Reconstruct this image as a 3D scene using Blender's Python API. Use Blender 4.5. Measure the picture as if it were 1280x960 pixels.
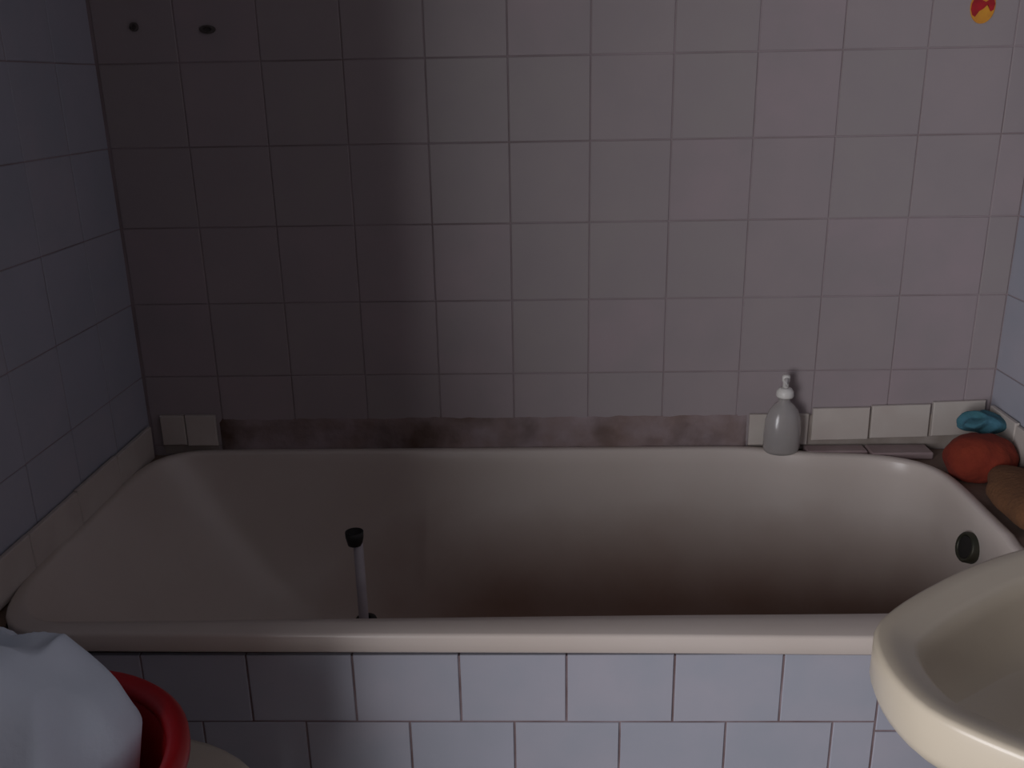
import bpy, bmesh, math, random
from mathutils import Vector, Matrix, noise
random.seed(7)
C = bpy.context.scene.collection
S = bpy.context.scene
for o in list(bpy.data.objects): bpy.data.objects.remove(o)

# ---------------------------------------------------------------- camera
cam = bpy.data.cameras.new('camera'); co = bpy.data.objects.new('camera', cam); C.objects.link(co)
rt = Vector((0.99952588, 0.02472794, -0.01834541)); up = Vector((0.00977016, 0.31031055, 0.95058504))
fw = Vector((-0.02919878, 0.95031358, -0.30992182))
co.matrix_world = Matrix(((rt.x, up.x, -fw.x, 0.05086), (rt.y, up.y, -fw.y, -1.76793),
                          (rt.z, up.z, -fw.z, 1.29925), (0, 0, 0, 1)))
cam.sensor_width = 36; cam.lens = 1154.12/1280*36; cam.clip_start = 0.02
S.camera = co
# ---------------------------------------------------------------- world, light, exposure
w = bpy.data.worlds.new('world'); S.world = w; w.use_nodes = True
w.node_tree.nodes['Background'].inputs[0].default_value = (0.62, 0.74, 1.0, 1)
w.node_tree.nodes['Background'].inputs[1].default_value = 0.075
def area(name, loc, target, sx, sy, power, col):
    l = bpy.data.lights.new(name, 'AREA'); l.shape = 'RECTANGLE'; l.size = sx; l.size_y = sy
    l.energy = power; l.color = col
    o = bpy.data.objects.new(name, l); C.objects.link(o); o.location = loc
    o.rotation_euler = (Vector(target)-Vector(loc)).to_track_quat('-Z', 'Y').to_euler()
    return o
# daylight from behind left; the tall opening it comes through is made up, unseen
area('daylight_opening', (-1.28, -2.66, 1.05), (-0.1, -0.6, 0.85), 1.12, 1.5, 53, (0.97, 0.96, 1.0))
S.view_settings.view_transform = 'Standard'; S.view_settings.look = 'None'
S.view_settings.gamma = 1; S.view_settings.use_curve_mapping = False
S.view_settings.exposure = 0.0

# ---------------------------------------------------------------- materials
def mat(name, col, rough=0.5, col2=None, scale=6, bump=0.0, bscale=40, spec=0.5, objvar=None, coat=0,
        stain=None, stain_scale=5, stain_lo=0.5, stain_hi=0.7, metal=0, trans=0, sss=0, detail=6):
    m = bpy.data.materials.new(name); m.use_nodes = True
    N = m.node_tree.nodes; L = m.node_tree.links; b = N['Principled BSDF']
    b.inputs['Roughness'].default_value = rough; b.inputs['Specular IOR Level'].default_value = spec
    b.inputs['Metallic'].default_value = metal; b.inputs['Coat Weight'].default_value = coat
    b.inputs['Transmission Weight'].default_value = trans
    b.inputs['Subsurface Weight'].default_value = sss
    tc = N.new('ShaderNodeTexCoord'); geo = N.new('ShaderNodeNewGeometry')
    cur = None
    def rgb(c):
        n = N.new('ShaderNodeRGB'); n.outputs[0].default_value = (*c, 1); return n.outputs[0]
    cur = rgb(col)
    def mix(fac, a, c):
        n = N.new('ShaderNodeMix'); n.data_type = 'RGBA'
        L.new(fac, n.inputs[0]); L.new(a, n.inputs[6]); L.new(c, n.inputs[7]); return n.outputs[2]
    def nz(sc, lo, hi, det=detail):
        n = N.new('ShaderNodeTexNoise'); n.inputs['Scale'].default_value = sc; n.inputs['Detail'].default_value = det
        L.new(geo.outputs['Position'], n.inputs['Vector'])
        r = N.new('ShaderNodeMapRange'); r.inputs[1].default_value = lo; r.inputs[2].default_value = hi
        L.new(n.outputs[0], r.inputs[0]); return r.outputs[0]
    if objvar:
        oi = N.new('ShaderNodeObjectInfo'); cur = mix(oi.outputs['Random'], cur, rgb(objvar))
    if col2: cur = mix(nz(scale, 0.35, 0.65), cur, rgb(col2))
    if stain: cur = mix(nz(stain_scale, stain_lo, stain_hi), cur, rgb(stain))
    L.new(cur, b.inputs['Base Color'])
    if bump:
        n = N.new('ShaderNodeTexNoise'); n.inputs['Scale'].default_value = bscale; n.inputs['Detail'].default_value = 4
        L.new(geo.outputs['Position'], n.inputs['Vector'])
        bp = N.new('ShaderNodeBump'); bp.inputs['Strength'].default_value = bump; bp.inputs['Distance'].default_value = 0.01
        L.new(n.outputs[0], bp.inputs['Height']); L.new(bp.outputs[0], b.inputs['Normal'])
    m['nt'] = 1
    return m
M = {}
M['tile'] = mat('mauve_grey_tile', (0.375, 0.305, 0.325), 0.42, col2=(0.335, 0.29, 0.30), scale=9, objvar=(0.345, 0.305, 0.305), bump=0.05, bscale=14)
M['tile_blue'] = mat('lavender_blue_tile', (0.385, 0.395, 0.465), 0.4, col2=(0.36, 0.375, 0.435), scale=9, objvar=(0.41, 0.40, 0.455), bump=0.04, bscale=14)
M['grout'] = mat('grout', (0.38, 0.315, 0.335), 0.9, col2=(0.28, 0.225, 0.23), scale=7)
M['grout_dark'] = mat('dark_grout', (0.27, 0.21, 0.225), 0.9, col2=(0.14, 0.09, 0.09), scale=15)
M['edge_tile'] = mat('white_edging_tile', (0.60, 0.54, 0.49), 0.35, col2=(0.52, 0.46, 0.42), scale=12, objvar=(0.55, 0.51, 0.47))
M['edge_back'] = mat('edging_joint', (0.36, 0.31, 0.28), 0.9, col2=(0.26, 0.22, 0.19), scale=20)
M['plug'] = mat('wall_plug', (0.10, 0.085, 0.08), 0.8, col2=(0.07, 0.06, 0.055), scale=60)
M['mortar'] = mat('mouldy_mortar', (0.325, 0.26, 0.27), 0.8, col2=(0.235, 0.165, 0.15), scale=11, bump=0.3, bscale=60,
                  stain=(0.085, 0.048, 0.032), stain_scale=7, stain_lo=0.46, stain_hi=0.70)
M['ledge'] = mat('ledge_plaster', (0.25, 0.18, 0.15), 0.8, col2=(0.18, 0.12, 0.09), scale=10, bump=0.2, bscale=40)
M['ledge_tile'] = mat('ledge_tile', (0.34, 0.26, 0.26), 0.5, col2=(0.28, 0.2, 0.2), scale=14)
M['enamel'] = mat('worn_enamel', (0.64, 0.57, 0.525), 0.33, col2=(0.59, 0.515, 0.465), scale=3, coat=0.0)
M['basin'] = mat('cream_ceramic', (0.63, 0.555, 0.44), 0.28, col2=(0.58, 0.505, 0.395), scale=4)
M['black'] = mat('black_rubber', (0.008, 0.008, 0.008), 0.6, col2=(0.012, 0.011, 0.01), scale=30)
M['hole_ring'] = mat('tarnished_metal', (0.035, 0.04, 0.028), 0.5, col2=(0.05, 0.045, 0.03), scale=40, metal=0.4)
M['pipe'] = mat('grey_plastic_pipe', (0.42, 0.38, 0.41), 0.4, col2=(0.36, 0.32, 0.35), scale=20)
M['red'] = mat('red_plastic', (0.42, 0.010, 0.014), 0.3, col2=(0.36, 0.008, 0.012), scale=5)
M['cloth'] = mat('white_cloth', (0.74, 0.83, 0.94), 0.95, col2=(0.68, 0.77, 0.88), scale=7, bump=0.08, bscale=120)
M['stool'] = mat('beige_plastic', (0.66, 0.60, 0.50), 0.5, col2=(0.60, 0.54, 0.45), scale=7)
M['orange'] = mat('orange_red_sponge', (0.22, 0.028, 0.010), 0.95, col2=(0.18, 0.018, 0.008), scale=20, bump=0.35, bscale=70)
M['brown'] = mat('rust_brown_cloth', (0.17, 0.075, 0.03), 0.95, col2=(0.14, 0.06, 0.025), scale=14, bump=0.3, bscale=120)
M['bluecloth'] = mat('blue_cloth', (0.055, 0.17, 0.235), 0.9, col2=(0.04, 0.14, 0.17), scale=25, bump=0.3, bscale=150)
M['clear'] = mat('cloudy_plastic', (0.80, 0.76, 0.74), 0.22, col2=(0.74, 0.70, 0.69), scale=20, trans=0.65)
M['white'] = mat('white_plastic', (0.78, 0.76, 0.72), 0.4, col2=(0.72, 0.70, 0.68), scale=20)
M['paint'] = mat('wall_paint', (0.42, 0.41, 0.40), 0.9, col2=(0.38, 0.37, 0.36), scale=4)
M['hall'] = mat('door_wall_paint', (0.22, 0.20, 0.19), 0.9, col2=(0.19, 0.17, 0.16), scale=4)
M['floor'] = mat('floor_tile', (0.16, 0.14, 0.13), 0.5, col2=(0.12, 0.10, 0.095), scale=5)
M['wood'] = mat('door_wood', (0.30, 0.28, 0.26), 0.6, col2=(0.25, 0.23, 0.21), scale=5)
M['st_red'] = mat('sticker_red', (0.48, 0.012, 0.02), 0.4, col2=(0.34, 0.01, 0.015), scale=60)
M['st_yel'] = mat('sticker_yellow', (0.75, 0.34, 0.03), 0.4, col2=(0.65, 0.26, 0.03), scale=60)

def enamel_dirt(m):   # limescale and rust grime on the lower part of the tub shell, a stain with its own shape
    N = m.node_tree.nodes; L = m.node_tree.links; b = N['Principled BSDF']
    src = b.inputs['Base Color'].links[0].from_socket
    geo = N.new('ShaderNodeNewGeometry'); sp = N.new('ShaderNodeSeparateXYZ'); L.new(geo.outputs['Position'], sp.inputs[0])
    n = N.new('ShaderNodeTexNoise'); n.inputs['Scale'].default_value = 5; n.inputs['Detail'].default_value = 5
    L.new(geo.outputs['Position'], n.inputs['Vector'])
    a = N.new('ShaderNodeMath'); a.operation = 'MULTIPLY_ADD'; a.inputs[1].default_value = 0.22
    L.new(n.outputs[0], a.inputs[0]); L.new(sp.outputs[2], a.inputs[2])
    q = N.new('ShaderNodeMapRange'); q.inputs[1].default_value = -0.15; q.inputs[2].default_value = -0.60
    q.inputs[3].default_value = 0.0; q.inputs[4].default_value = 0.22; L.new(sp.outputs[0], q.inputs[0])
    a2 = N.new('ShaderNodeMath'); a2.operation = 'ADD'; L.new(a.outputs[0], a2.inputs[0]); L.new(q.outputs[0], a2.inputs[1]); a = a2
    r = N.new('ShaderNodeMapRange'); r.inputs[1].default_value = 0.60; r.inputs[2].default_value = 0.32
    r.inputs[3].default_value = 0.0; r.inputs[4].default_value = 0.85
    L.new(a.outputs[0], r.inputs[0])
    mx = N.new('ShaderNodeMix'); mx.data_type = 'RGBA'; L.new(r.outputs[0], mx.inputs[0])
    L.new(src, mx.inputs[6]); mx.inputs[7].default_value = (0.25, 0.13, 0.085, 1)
    L.new(mx.outputs[2], b.inputs['Base Color'])
enamel_dirt(M['enamel'])

# ---------------------------------------------------------------- helpers
def setp(o, label=None, cat=None, group=None, kind=None):
    if label: o['label'] = label
    if cat: o['category'] = cat
    if group: o['group'] = group
    if kind: o['kind'] = kind
    return o
def link(name, me, m, parent=None, smooth=False, loc=None):
    if m is not None and not me.materials: me.materials.append(m)
    if smooth:
        for p in me.polygons: p.use_smooth = True
    o = bpy.data.objects.new(name, me); C.objects.link(o)
    if parent is not None: o.parent = parent
    if loc is not None: o.location = loc
    return o
def frombm(name, bm, m, parent=None, smooth=False, loc=None, recalc=True):
    if recalc: bmesh.ops.recalc_face_normals(bm, faces=bm.faces)
    me = bpy.data.meshes.new(name); bm.to_mesh(me); bm.free()
    return link(name, me, m, parent, smooth, loc)
def empty(name, loc, rz=0):
    o = bpy.data.objects.new(name, None); C.objects.link(o); o.location = loc; o.rotation_euler = (0, 0, rz)
    o.empty_display_size = 0.05; return o
def box_bm(x0, x1, y0, y1, z0, z1, bev=0.0, bm=None, seg=1):
    b = bmesh.new()
    bmesh.ops.create_cube(b, size=1)
    for v in b.verts:
        v.co = Vector(((x0+x1)/2+v.co.x*(x1-x0), (y0+y1)/2+v.co.y*(y1-y0), (z0+z1)/2+v.co.z*(z1-z0)))
    if bev: bmesh.ops.bevel(b, geom=b.edges[:], offset=bev, segments=seg, affect='EDGES', profile=0.5)
    if bm is None: return b
    me = bpy.data.meshes.new('t'); b.to_mesh(me); b.free(); bm.from_mesh(me); bpy.data.meshes.remove(me); return bm
def lathe_bm(prof, seg=32, sx=1, sy=1, bm=None, cx=0, cy=0):
    bm = bm or bmesh.new(); rings = []
    for r, z in prof:
        if r < 1e-6: rings.append([bm.verts.new((cx, cy, z))])
        else: rings.append([bm.verts.new((cx+r*sx*math.cos(2*math.pi*i/seg), cy+r*sy*math.sin(2*math.pi*i/seg), z)) for i in range(seg)])
    for a, b in zip(rings, rings[1:]):
        for i in range(seg):
            j = (i+1) % seg
            if len(a) == 1: bm.faces.new((a[0], b[i], b[j]))
            elif len(b) == 1: bm.faces.new((a[i], a[j], b[0]))
            else: bm.faces.new((a[i], a[j], b[j], b[i]))
    return bm
def tube_bm(pts, r, seg=12, bm=None):
    bm = bm or bmesh.new(); pts = [Vector(p) for p in pts]; rings = []
    for i, p in enumerate(pts):
        t = (pts[min(i+1, len(pts)-1)]-pts[max(i-1, 0)]).normalized()
        a = t.orthogonal().normalized(); b = t.cross(a)
        rr = r[i] if isinstance(r, (list, tuple)) else r
        rings.append([bm.verts.new(p+a*rr*math.cos(2*math.pi*k/seg)+b*rr*math.sin(2*math.pi*k/seg)) for k in range(seg)])
    for a, b in zip(rings, rings[1:]):
        for k in range(seg): bm.faces.new((a[k], a[(k+1) % seg], b[(k+1) % seg], b[k]))
    bm.faces.new(rings[0][::-1]); bm.faces.new(rings[-1]); return bm
def closed_spline(P, n):
    # Catmull-Rom through closed points, resampled by arc length
    out = []; K = len(P)
    for i in range(K):
        p0, p1, p2, p3 = (Vector(P[(i+k-1) % K]) for k in range(4))
        for s in range(40):
            t = s/40
            out.append(0.5*((2*p1)+(p2-p0)*t+(2*p0-5*p1+4*p2-p3)*t*t+(3*p1-p0-3*p2+p3)*t**3))
    L = [0]
    for i in range(len(out)): L.append(L[-1]+(out[(i+1) % len(out)]-out[i]).length)
    tot = L[-1]; res = []; j = 0
    for k in range(n):
        s = tot*k/n
        while L[j+1] < s: j += 1
        f = (s-L[j])/max(L[j+1]-L[j], 1e-9)
        res.append(out[j].lerp(out[(j+1) % len(out)], f))
    return res

XL, XR, YF, ZC = -0.755, 0.955, -2.70, 2.40
XW, YP = -2.2, -1.32    # made-up widening to the left, out of view, leaves the daylight a path
RIM = 0.583
# ---------------------------------------------------------------- setting
setp(frombm('floor', box_bm(XW-.1, XR+.1, YF-.12, .1, -.1, 0), M['floor']), kind='structure')
setp(frombm('ceiling', box_bm(XW-.1, XR+.1, YF-.12, .1, ZC, ZC+.1), M['paint']), kind='structure')
wb = setp(frombm('wall_back', box_bm(XL-.1, XR+.1, .0009, .1, 0, ZC), M['grout']), kind='structure')
wl = setp(frombm('wall_left', box_bm(XL-.1, XL-.0009, YP, .0009, 0, ZC), M['grout']), kind='structure')
wr = setp(frombm('wall_right', box_bm(XR+.0009, XR+.1, YF, .0009, 0, ZC), M['grout']), kind='structure')
setp(frombm('wall_added_blocker', box_bm(XW, -.50, YP-.10, YP, 0, ZC), M['hall']), kind='structure')  # unseen wall stub, added to cast the dark area over the tub's left
setp(frombm('wall_far_left', box_bm(XW-.1, XW, YF, YP, 0, ZC), M['hall']), kind='structure')
JL, JR, DB, DH = -1.85, -0.71, 0.25, 1.85
bm = box_bm(XW-.1, JL, YF-.12, YF, 0, ZC); box_bm(JR, XR+.1, YF-.12, YF, 0, ZC, bm=bm)
box_bm(JL, JR, YF-.12, YF, DH, ZC, bm=bm); box_bm(JL, JR, YF-.12, YF, 0, DB, bm=bm)
setp(frombm('wall_front', bm, M['hall']), kind='structure')
bm = box_bm(JL-.05, JL, YF, YF+.015, DB-.05, DH+.05, .003); box_bm(JR, JR+.05, YF, YF+.015, DB-.05, DH+.05, .003, bm=bm)
box_bm(JL, JR, YF, YF+.016, DH, DH+.05, .003, bm=bm); box_bm(JL, JR, YF, YF+.03, DB-.05, DB, .003, bm=bm)
setp(frombm('window_added_1', bm, M['wood']), kind='structure')  # frame of the invented opening, out of view, added to admit daylight

T = 0.15; G = 0.0022
_tm = {}
def tile_mesh(wd, ht, m, th=0.0065, bev=0.0009):
    k = (round(wd, 4), round(ht, 4), m.name, th)
    if k not in _tm:
        bm = box_bm(-wd/2, wd/2, -th/2, th/2, -ht/2, ht/2)
        # bevel the front edges only (front = -y)
        ed = [e for e in bm.edges if all(v.co.y < 0 for v in e.verts)]
        bmesh.ops.bevel(bm, geom=ed, offset=bev, segments=1, affect='EDGES')
        bmesh.ops.recalc_face_normals(bm, faces=bm.faces)
        me = bpy.data.meshes.new('tile'); bm.to_mesh(me); bm.free(); me.materials.append(m); _tm[k] = me
    return _tm[k]
def add_tile(parent, u0, u1, z0, z1, place, m, tilt=0.003, th=0.0065, g=G, proud=0.0):
    me = tile_mesh(u1-u0-g, z1-z0-g, m, th)
    o = bpy.data.objects.new('tile', me); C.objects.link(o); o.parent = parent
    p, rz = place((u0+u1)/2)
    nrm = Vector((math.sin(rz), -math.cos(rz), 0))
    o.location = (p[0]+nrm.x*(proud+random.uniform(-.0004, .0004)), p[1]+nrm.y*(proud+random.uniform(-.0004, .0004)), (z0+z1)/2)
    o.rotation_euler = (random.uniform(-tilt, tilt), 0.0, rz+random.uniform(-tilt, tilt))
    return o
ZR = [1.345+T*k for k in range(5)][::-1] + [1.345-T*k for k in range(1, 7)]  # grout lines from 1.945 down to .445
backp = lambda u: ((u, 0.0022), 0)
XS = [XL+.001] + [k*T for k in range(-5, 7)] + [XR-.001]
for zt, zb in zip(ZR, ZR[1:]):
    for a, b in zip(XS, XS[1:]):
        if b-a > .008: add_tile(wb, a, b, max(zb, .50), zt, backp, M['tile'])
leftp = lambda u: ((XL-.0022, u), math.pi/2)
rightp = lambda u: ((XR+.0022, u), -math.pi/2)
for zt, zb in zip(ZR, ZR[1:]):
    for k in range(13):
        if k < 9: add_tile(wl, max(-(k+1)*T, YP+.001), -k*T-.001, max(zb, .50), zt, leftp, M['tile_blue'])
        a, b = -(k+1)*T, -k*T-.001
        add_tile(wr, a, b, max(zb, .50), zt, rightp, M['tile_blue'])

# ---- panel in front of the tub
PY = -0.662
pn = setp(frombm('wall_tub_front', box_bm(XL, XR, PY-.0016, PY+.011, 0, .541), M['grout_dark']), kind='structure')
pp = lambda u: ((u, PY), 0)
seam = 0.521
rows = [(.4325, .545, -.0644), (.2825, .4325, -.1386), (.1325, .2825, -.0644), (.004, .1325, -.1386)]
for z0, z1, off in rows:
    xs = [XL+.001]+[off+T*k for k in range(-6, 8) if XL+.01 < off+T*k < seam-.01]+[seam]
    for a, b in zip(xs, xs[1:]): add_tile(pn, a, b, z0, z1, pp, M['tile_blue'], tilt=.006, th=.007, g=.003)
for z0, z1 in [(.417, .545), (.267, .417), (.117, .267), (.004, .117)]:
    for a, b in [(seam, .671), (.671, .821), (.821, XR-.001)]:
        add_tile(pn, a, b, z0, z1, pp, M['tile_blue'], tilt=.004, th=.007, g=.003, proud=0)

# ---------------------------------------------------------------- bathtub
NT = 176
outer_pts = [(-.60, -.004), (-.40, -.004), (-.1, -.004), (.2, -.004), (.43, -.005), (.52, -.018), (.60, -.040), (.70, -.052), (.775, -.082),
             (.815, -.138), (.824, -.21), (.824, -.32), (.824, -.45), (.823, -.57), (.815, -.645), (.74, -.672), (.55, -.678), (.2, -.676), (-.2, -.676),
             (-.56, -.676), (-.665, -.671), (-.715, -.635), (-.740, -.56), (-.747, -.45), (-.748, -.3), (-.745, -.14), (-.728, -.06), (-.68, -.015)]
OC = closed_spline([(x, y, 0) for x, y in outer_pts], NT)
def normals(P):
    out = []
    for i in range(len(P)):
        t = (P[(i+1) % len(P)]-P[i-1]).normalized(); out.append(Vector((t.y, -t.x, 0)))   # inward for clockwise order
    return out
NR = normals(OC)
def rimw(p):
    fr = max(0, min(1, (-p.y-.55)/.10))                      # front rim is wider, widening to the right
    return .022*(1-fr) + fr*(.034 + .034*max(0, min(1, (p.x+.65)/1.2)))
def off(d): return [p+n*d(p) for p, n in zip(OC, NR)]
bm = bmesh.new(); rings = []
def ring(P, z):
    rings.append([bm.verts.new((p.x, p.y, z if not callable(z) else z(p))) for p in P])
H = .029
tz = lambda p: RIM + .006*max(0, min(1, 1+p.y/.67)) - (.006*(p.x+.1) if p.y < -.4 else 0)
ring(off(lambda p: .012), lambda p: tz(p)-H+.001)
ring(off(lambda p: .004), lambda p: tz(p)-H-.002)
ring(off(lambda p: .0005), lambda p: tz(p)-H+.002)
ring(off(lambda p: 0), lambda p: tz(p)-.005)
ring(off(lambda p: .0014), lambda p: tz(p)-.0015)
ring(off(lambda p: .005), lambda p: tz(p))
ring(off(lambda p: rimw(p)*.6), lambda p: tz(p)+.0005)
ring(off(lambda p: rimw(p)*.88), lambda p: tz(p)-.001)
IE = off(rimw)
ring(IE, lambda p: tz(p)-.006)
DEP = .385
def floorpt(p):
    # map inner edge to the floor contour
    u = (p.x+.73)/1.54
    v = Vector((-.40+u*1.13, -.335+(p.y+.335)*.62, 0))
    th = math.atan2((v.y+.335)/.18, (v.x-.165)/.565)
    e = Vector((.165+.565*math.cos(th), -.335+.18*math.sin(th), 0))
    k = .75 if v.x < .165 else .35
    return v.lerp(e, k*min(1, abs(v.x-.165)/.2))
FP = [floorpt(p) for p in IE]
K = 26
for k in range(1, K+1):
    s = (k/K)**1.5
    a = s*math.pi/2
    e = 0.6
    uu = 1-math.cos(a)**e if k < K else 1; vv = math.sin(a)**e
    # backrest end: straighter slope
    P = []; VV = []
    for q, f in zip(IE, FP):
        lft = max(0, min(1, (-q.x-.15)/.58))
        lft = lft*lft*(3-2*lft)
        u2 = (uu*.7+.3*vv**1.5)*(1-lft)+lft*s
        P.append(q.lerp(f, max(.002, min(1, u2)))); VV.append(vv*(1-lft)+lft*math.sin(a)**.92)
    zz = -.006-(DEP-.006)*vv
    rings.append([bm.verts.new((p.x, p.y, tz(q)*(1-v)+RIM*v+(-.006*(1-v))-DEP*v)) for p, q, v in zip(P, IE, VV)])
for sc in (.75, .5, .25):
    rings.append([bm.verts.new((.165+(p.x-.165)*sc, -.335+(p.y+.335)*sc, RIM-DEP-.004*(1-sc))) for p in FP])
cv = bm.verts.new((.165, -.335, RIM-DEP-.006))
for a, b in zip(rings, rings[1:]):
    for i in range(NT):
        j = (i+1) % NT; bm.faces.new((a[i], a[j], b[j], b[i]))
for i in range(NT): bm.faces.new((rings[-1][i], rings[-1][(i+1) % NT], cv))
# outer shell underneath so the tub has a body
und = [rings[0]]
for rgi in rings[8:]:
    row = []
    for v, n_ in zip(rgi, NR):
        row.append(bm.verts.new((v.co.x-n_.x*.005, v.co.y-n_.y*.005, v.co.z-.006 if rgi is not rings[8] else RIM-H+.002)))
    und.append(row)
c2 = bm.verts.new((.165, -.335, RIM-DEP-.013))
for a, b in zip(und, und[1:]):
    for i in range(NT):
        j = (i+1) % NT; bm.faces.new((a[j], a[i], b[i], b[j]))
for i in range(NT): bm.faces.new((und[-1][(i+1) % NT], und[-1][i], c2))
tub = empty('bathtub', (0.05, -.34, .17))
def child(o, par):
    o.parent = par; o.matrix_parent_inverse = par.matrix_world.inverted() if False else Matrix.Translation(-Vector(par.location)); return o
child(frombm('tub_shell', bm, M['enamel'], None, True), tub)
setp(tub, 'long white enamelled bathtub with grimy inside, set behind a low tiled front', 'bathtub')
for x in (-.4, .6):
    for y in (-.22, -.45):
        child(frombm('foot', lathe_bm([(0, 0), (.022, 0), (.018, .02), (.014, .19), (0, .19)], 12), M['hole_ring'], None, True, (x, y, 0)), tub)
# overflow opening in the drain end wall
oc = Vector((.7905, -.312, .518)); dirn = Vector((-1, -.05, .22)).normalized()
q = dirn.to_track_quat('Z', 'Y')
bm = bmesh.new(); seg = 24
prof = [(.013, -.010), (.0195, -.004), (.0205, .004), (.0245, .006), (.027, .003), (.0275, -.010)]
bm = lathe_bm(prof, seg)
o = frombm('overflow_ring', bm, M['hole_ring'], None, True); o.rotation_euler = q.to_euler(); o.location = oc; child(o, tub)
o['label'] = 'tarnished dark metal ring around the overflow opening'
o2 = frombm('overflow_hole', lathe_bm([(0, -.002), (.0185, -.002), (.0195, .0035), (0, .0035)], seg), M['black'], None, False); o2.rotation_euler = q.to_euler(); o2.location = oc; child(o2, tub)
o2['label'] = 'black overflow opening'

# ---------------------------------------------------------------- mortar ledge round the tub and edging tiles
bm = bmesh.new()
box_bm(XL, XR, -.004, 0.0, .50, .575, bm=bm)
ol = [Vector((x, y, 0)) for x, y in outer_pts]
def strip(A, B, z0, z1, bm):
    V = [[[bm.verts.new((x, y, z)) for x, y in Q] for z in (z0, z1)] for Q in (A, B)]
    for i in range(len(A)-1):
        for q in ((V[0][1], V[1][1]), (V[0][0], V[1][0]), (V[0][0], V[0][1]), (V[1][0], V[1][1])):
            bm.faces.new((q[0][i], q[0][i+1], q[1][i+1], q[1][i]))
    for e in (0, -1): bm.faces.new((V[0][0][e], V[0][1][e], V[1][1][e], V[1][0][e]))
led = bmesh.new()
Rpts = [(x, y) for x, y in [(.43, -.0055), (.52, -.0185), (.60, -.0405), (.70, -.0525), (.7755, -.0825), (.816, -.1385), (.825, -.2105), (.825, -.32), (.825, -.45), (.824, -.57), (.816, -.646)]]
strip(Rpts, [(.43, -.001), (.52, -.001), (.60, -.001), (.70, -.001), (XR-.001, -.001), (XR-.001, -.13), (XR-.001, -.21), (XR-.001, -.32), (XR-.001, -.45), (XR-.001, -.57), (XR-.001, -.6575)], .545, .576, led)
Lpts = [(-.716, -.636), (-.741, -.56), (-.748, -.45), (-.749, -.3), (-.746, -.14), (-.729, -.06), (-.681, -.0155), (-.60, -.0055)]
strip(Lpts, [(XL+.001, -.6575), (XL+.001, -.56), (XL+.001, -.45), (XL+.001, -.3), (XL+.001, -.14), (XL+.001, -.06), (XL+.001, -.001), (-.60, -.001)], .545, .574, led)
lg = setp(frombm('trim_2', led, M['ledge']), kind='structure')
# two flat mauve tiles on the ledge behind the bottle end of the tub
for a, b, y0, y1 in [(.585, .705, -.046, -.010), (.708, .83, -.058, -.010)]:
    o = frombm('tile', box_bm(a, b, y0, y1, .575, .590, .003), M['ledge_tile'], lg)
# mould-stained bare strip above the back rim
bm = bmesh.new(); nx = 150; nzv = 9; x0, x1 = -.608, .472
grid = []
for j in range(nzv+1):
    row = []
    for i in range(nx+1):
        x = x0+(x1-x0)*i/nx; top = .653+.003*noise.noise(Vector((x*9, 3, 0)))+.002*noise.noise(Vector((x*40, 7, 0)))
        z = .572+(top-.572)*j/nzv
        y = -.0055-.0035*noise.noise(Vector((x*25, z*25, 1)))-.002*noise.noise(Vector((x*80, z*80, 5)))
        if j == nzv or i in (0, nx): y = -.0005
        row.append(bm.verts.new((x, y, z)))
    grid.append(row)
for j in range(nzv):
    for i in range(nx): bm.faces.new((grid[j][i], grid[j][i+1], grid[j+1][i+1], grid[j+1][i]))
setp(frombm('trim_3', bm, M['mortar'], None, True), kind='structure')

def edge_strip(name, pieces, place, th=.008, kind='structure', back=None):
    bmx = bmesh.new()
    for bb in back: box_bm(*bb, bm=bmx)
    s = setp(frombm(name, bmx, M['edge_back']), kind='structure')
    for (u0, u1, z0, z1, rot) in pieces:
        wd, ht = u1-u0-.002, z1-z0
        bm = box_bm(-wd/2, wd/2, -th/2, th/2, -ht/2, ht/2)
        ed = [e for e in bm.edges if all(v.co.y < 0 for v in e.verts)]
        bmesh.ops.bevel(bm, geom=ed, offset=.0016, segments=1, affect='EDGES')
        o = frombm('tile', bm, M['edge_tile'], s)
        p, rz = place((u0+u1)/2); o.location = (p[0], p[1], (z0+z1)/2); o.rotation_euler = (0, rot if rz == 0 else 0, rz)
        if rz: o.rotation_euler = (random.uniform(-.02, .02), 0, rz)
    return s
bk = lambda u: ((u, -.0065), 0)
edge_strip('trim_4', [(-.728, -.676, .600, .664, 0.0), (-.676, -.612, .598, .664, 0)], bk, back=[(-.727, -.613, -.003, -.0005, .578, .655)])
edge_strip('trim_5', [(.474, .594, .590, .656, 0.0), (.600, .715, .600, .668, -.012), (.717, .834, .604, .673, -.018), (.838, .942, .608, .680, -.03)],
           bk, back=[(.476, .94, -.003, -.0005, .578, .652)])
lf = lambda u: ((XL+.0095, u), math.pi/2)
P = []; y = -.022
while y > -.65:
    b = max(y-.158, -.655); P.append((b, y, .577, .648-.003*random.random(), 0)); y = b
edge_strip('trim_6', P, lf, back=[(XL+.0005, XL+.003, -.65, -.022, .575, .64)])
rp = lambda u: ((XR-.0085, u), -math.pi/2)
edge_strip('trim_7', [(-.125, -.022, .604, .676, 0), (-.247, -.127, .60, .672, 0), (-.37, -.25, .598, .670, 0)], rp, back=[(XR-.003, XR-.0005, -.37, -.022, .577, .66)])

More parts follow.
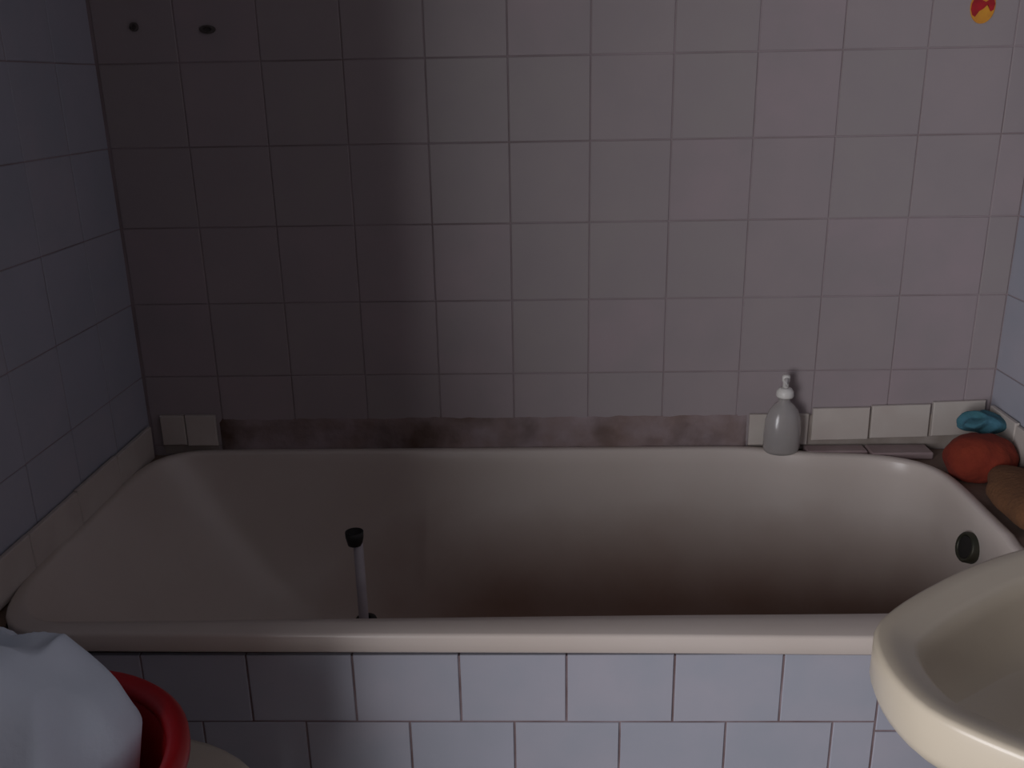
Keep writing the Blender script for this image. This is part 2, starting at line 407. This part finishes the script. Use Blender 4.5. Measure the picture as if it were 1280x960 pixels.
# ---------------------------------------------------------------- soap bottle
bt = empty('soap_bottle', (.533, -.040, .5885), math.radians(8))
setp(bt, 'cloudy clear pump bottle with white top standing on the back rim of the tub', 'bottle')
frombm('bottle_body', lathe_bm([(0, .001), (.030, .0), (.034, .003), (.0365, .012), (.0365, .045), (.0350, .068), (.0285, .088), (.0185, .100), (.012, .105), (.0115, .114), (.0095, .114),
                                (.0095, .106), (.016, .099), (.025, .090), (.0315, .073), (.0345, .045), (.0335, .014), (.031, .005), (0, .004)], 40, 1, .78), M['clear'], bt, True)
frombm('pump_collar', lathe_bm([(0, .117), (.0155, .115), (.0170, .118), (.0165, .127), (.0120, .133), (.007, .135), (0, .131)], 24), M['white'], bt, True)
ph = frombm('pump_head', lathe_bm([(0, .134), (.0062, .134), (.0058, .146), (.0075, .148), (.0078, .157), (.006, .160), (0, .161)], 20), M['white'], bt, True)
frombm('nozzle', tube_bm([(0, 0, .153), (-.004, -.012, .153), (-.008, -.022, .151), (-.009, -.025, .147)], [.0045, .004, .0035, .003], 10), M['white'], ph, True)
frombm('dip_tube', tube_bm([(0, 0, .118), (.001, 0, .07), (.004, .002, .008)], .002, 8), M['white'], bt, True)

# ---------------------------------------------------------------- standpipe
sp = empty('standpipe', (-.263, -.35, .1975))
setp(sp, 'thin grey pipe standing upright inside the bathtub with black open end', 'pipe')
frombm('tube', lathe_bm([(0, 0), (.0085, 0), (.0085, .366), (.0065, .366), (.0065, .02), (0, .02)], 20), M['pipe'], sp, True)
c = frombm('collar', lathe_bm([(.0088, .350), (.0125, .352), (.0155, .366), (.0158, .376), (.0135, .377), (.0095, .362), (0, .360)], 24), M['black'], sp, True, (-.005, 0, .0))
c['label'] = 'black rubber open collar'
frombm('clamp', lathe_bm([(.0086, .196), (.018, .197), (.020, .201), (.018, .206), (.0086, .207)], 20), M['black'], sp, True, (.004, 0, 0))
frombm('base_flange', lathe_bm([(.0086, 0), (.024, -.001), (.024, .004), (.0086, .008)], 20), M['black'], sp, True)

# ---------------------------------------------------------------- crumpled things in the corner
def blob(name, center, rad, m, seed, amp=.25, freq=14, squash=(1, 1, 1), sub=5, fold=0.0, zmin=None):
    bm = bmesh.new(); bmesh.ops.create_icosphere(bm, subdivisions=sub, radius=1)
    sd = Vector((seed*3.1, seed*1.7, seed))
    for v in bm.verts:
        n = v.co.normalized(); p = Vector((n.x*rad*squash[0], n.y*rad*squash[1], n.z*rad*squash[2]))
        d = noise.noise(p*freq+sd)+.5*noise.noise(p*freq*2.3+sd)
        if fold: d += fold*(abs(noise.noise(p*freq*1.3+sd*2))*-2+.5)
        v.co = p*(1+amp*d)
    lo = min(v.co.z for v in bm.verts)
    if zmin is not None:
        for v in bm.verts:
            zf = zmin-center[2]
            if v.co.z < zf: v.co.z = zf+.0
    return frombm(name, bm, m, None, True, center)
o = blob('bath_sponge', (.878, -.140, .614), .053, M['orange'], 3, .12, 20, (1.22, 1.05, .88), fold=.08, zmin=.577)
setp(o, 'orange-red round bath sponge lying on the corner ledge below the blue cloth', 'sponge')
o = blob('blue_cloth', (.911, -.066, .657), .036, M['bluecloth'], 9, .36, 24, (1.12, .8, .62), fold=.8)
setp(o, 'crumpled blue cloth lying on top of the orange-red sponge in the corner', 'cloth')
o = blob('washcloth', (.891, -.335, .606), .060, M['brown'], 5, .14, 10, (1.05, 2.35, .60), fold=.3, zmin=.590)
setp(o, 'rust-brown crumpled cloth on the right ledge beside the overflow end of the tub', 'cloth')

# ---------------------------------------------------------------- sticker and wall plugs
st = empty('wall_sticker', (.836, -.002, 1.412)); setp(st, 'small oval red and yellow sticker high on the back wall', 'sticker')
def plate(pts, y0, y1, m, name, par):
    bm = bmesh.new(); a = [bm.verts.new((x, y0, z)) for x, z in pts]; b = [bm.verts.new((x, y1, z)) for x, z in pts]
    bm.faces.new(a); bm.faces.new(b[::-1]); n = len(pts)
    for i in range(n): bm.faces.new((a[i], b[i], b[(i+1) % n], a[(i+1) % n]))
    bmesh.ops.triangulate(bm, faces=[f for f in bm.faces if len(f.verts) > 4])
    return frombm(name, bm, m, par)
ov = [(.0215*math.cos(t), .0285*math.sin(t)) for t in [2*math.pi*i/32 for i in range(32)]]
plate(ov, -.0008, 0.0012, M['st_yel'], 'yellow_base', st)['label'] = 'yellow oval backing'
plate([(-.0200, .004), (-.016, .014), (-.008, .013), (.004, .007), (.016, .015), (.0205, .004), (.019, -.006), (.014, -.009), (.010, -.002), (.008, .003), (.001, -.004), (-.006, -.008), (-.012, -.017), (-.017, -.014), (-.0205, -.005)],
      -.0014, -.0008, M['st_red'], 'red_shape', st)['label'] = 'red printed swoosh'
for i, (x, z, r, lab) in enumerate([(-.673, 1.408, .008, 'small dark wall plug nearest the left corner, high on the wall'), (-.540, 1.401, .0105, 'wider dark wall plug second from the left corner, high on the wall')]):
    p = frombm('wall_plug', lathe_bm([(0, -.006), (r, -.006), (r, .002), (r*.55, .003), (r*.5, 0), (0, 0)], 16), M['black'], None, False, (x, -.002, z)); p.data.materials.clear(); p.data.materials.append(M['plug']); p.rotation_euler = (math.pi/2, 0, 0)
    if i: p.scale = (1.4, .7, 1)
    setp(p, lab, 'wall plug', 'wall plugs high on the back wall')

# ---------------------------------------------------------------- washbasin
bc = (.68, -1.055)
half = [(.356, 0), (.366, .055), (.395, .092), (.45, .137), (.52, .184), (.60, .222), (.70, .243), (.80, .245), (.90, .242), (.948, .225)]
pts = [(x, -1.055+d) for x, d in half]+[(.950, -1.055)]+[(x, -1.055-d) for x, d in half[::-1][:-1]]
BO = closed_spline([(x, y, 0) for x, y in pts], 120)
BN = normals(BO)
cen = Vector((.66, -1.055, 0))
if (cen-BO[0]).dot(BN[0]) < 0: BN = [-n for n in BN]
def boff(d): return [p+n*d for p, n in zip(BO, BN)]
bm = bmesh.new(); rg = []
ZB = .800
def br(P, z): rg.append([bm.verts.new((min(p.x, .950), p.y, z)) for p in P])
def toward(P, s, c=cen): return [p.lerp(c, s) for p in P]
br(toward(boff(.004), .55), ZB-.150); br(toward(boff(.004), .38), ZB-.115); br(toward(boff(.004), .16), ZB-.075); br(boff(.012), ZB-.058); br(boff(.004), ZB-.050)
br(boff(.0), ZB-.040); br(boff(0), ZB-.006); br(boff(.0015), ZB-.0015); br(boff(.005), ZB); br(boff(.018), ZB-.0005); br(boff(.024), ZB-.004); br(boff(.034), ZB-.0055)
br(boff(.040), ZB-.010)
inn = boff(.042); bcn = Vector((.62, -1.055, 0))
for k in range(1, 15):
    a = k/15*math.pi/2
    P = [p.lerp(bcn, 1-math.cos(a)**.72) for p in inn]
    br(P, ZB-.012-.128*math.sin(a)**.8)
c1 = bm.verts.new((bcn.x, bcn.y, ZB-.142)); c0 = bm.verts.new((cen.x, cen.y, ZB-.152))
n = 120
for a, b in zip(rg, rg[1:]):
    for i in range(n): bm.faces.new((a[i], a[(i+1) % n], b[(i+1) % n], b[i]))
for i in range(n):
    bm.faces.new((rg[-1][i], rg[-1][(i+1) % n], c1)); bm.faces.new((rg[0][(i+1) % n], rg[0][i], c0))
wbn = empty('washbasin', (.70, -1.055, 0)); setp(wbn, 'cream ceramic washbasin with pointed rounded nose in front of the tub', 'washbasin')
child(frombm('bowl', bm, M['basin'], None, True), wbn)
child(frombm('pedestal', lathe_bm([(0, 0), (.115, 0), (.12, .01), (.10, .05), (.075, .2), (.07, .45), (.085, .60), (.11, .662), (0, .662)], 32, 1, .9), M['basin'], None, True, (.72, -1.055, 0)), wbn)
child(frombm('drain', lathe_bm([(0, 0), (.022, 0), (.024, .003), (.018, .004), (.014, .001), (0, .001)], 24), M['hole_ring'], None, True, (.62, -1.055, ZB-.1412)), wbn)
tp = child(frombm('tap', tube_bm([(.90, -1.055, ZB-.006), (.90, -1.055, ZB+.09), (.885, -1.055, ZB+.115), (.85, -1.055, ZB+.12), (.79, -1.055, ZB+.11), (.785, -1.055, ZB+.095)], [.018, .014, .013, .012, .011, .011], 14), M['hole_ring'], None, True), wbn)

# ---------------------------------------------------------------- stool, red tub and laundry at lower left
scx, scy = -.495, -.935
stl = empty('round_stool', (scx, scy, 0)); setp(stl, 'round beige stool under the red washing bowl', 'stool')
frombm('seat', lathe_bm([(0, .415), (.215, .415), (.228, .420), (.232, .430), (.228, .442), (.218, .446), (0, .446)], 48), M['stool'], stl, True)
for k in range(4):
    a = math.pi/4+k*math.pi/2
    frombm('leg', tube_bm([(.15*math.cos(a), .15*math.sin(a), .42), (.20*math.cos(a), .20*math.sin(a), 0)], [.018, .013], 12), M['stool'], stl, True)
rz = .447; rb = empty('washing_bowl', (-.487, -1.02, rz)); setp(rb, 'round red plastic washing bowl on the stool, filled with white laundry', 'bowl')
frombm('bowl_wall', lathe_bm([(0, 0), (.125, 0), (.132, .006), (.158, .180), (.160, .190), (.155, .192), (.150, .186), (.126, .010), (0, .006)], 64), M['red'], rb, True)
frombm('rim', lathe_bm([(.157, .180), (.168, .182), (.174, .190), (.174, .199), (.168, .206), (.158, .207), (.151, .201), (.149, .190), (.157, .180)], 64), M['red'], rb, True)
# laundry heap
bm = bmesh.new(); NA, NRr = 120, 56; lc = Vector((-.515, -.995, 0)); rg = []
top = None
def heap(a, s):
    R = .145-.012*math.cos(a)+.008*math.sin(3*a+.5)+.004*math.sin(7*a)
    x = math.cos(a)*R*s; y = math.sin(a)*R*s
    return x, y
for j in range(1, NRr+1):
    s = j/NRr; row = []
    for i in range(NA):
        a = 2*math.pi*i/NA; x, y = heap(a, s); X = lc.x+x; Y = lc.y+y
        h = .115*(1-s**3)
        g = lambda cx, cy, r_: math.exp(-((X-cx)**2+(Y-cy)**2)/(r_*r_))
        lob = .095*g(-.66, -.99, .06)+.045*g(-.50, -1.09, .06)-.020*g(-.54, -.965, .04)
        f = .022*noise.noise(Vector((X*13, Y*13, 2)))+.018*(abs(noise.noise(Vector((X*17+5, Y*12, 4))))*-2+.6)
        z = .655+h+(lob+f)*(1-s**6)
        row.append(bm.verts.new((X, Y, z)))
    rg.append(row)
ct = bm.verts.new((lc.x, lc.y, .79))
for i in range(NA): bm.faces.new((ct, rg[0][i], rg[0][(i+1) % NA]))
for a, b in zip(rg, rg[1:]):
    for i in range(NA): bm.faces.new((a[i], b[i], b[(i+1) % NA], a[(i+1) % NA]))
low = [bm.verts.new((lc.x+.8*(v.co.x-lc.x), lc.y+.8*(v.co.y-lc.y), .50)) for v in rg[-1]]
for i in range(NA): bm.faces.new((rg[-1][i], low[i], low[(i+1) % NA], rg[-1][(i+1) % NA]))
bm.faces.new(low)
setp(frombm('laundry_cloth', bm, M['cloth'], None, True), 'white cloth heaped in the red washing bowl at the lower left', 'cloth')
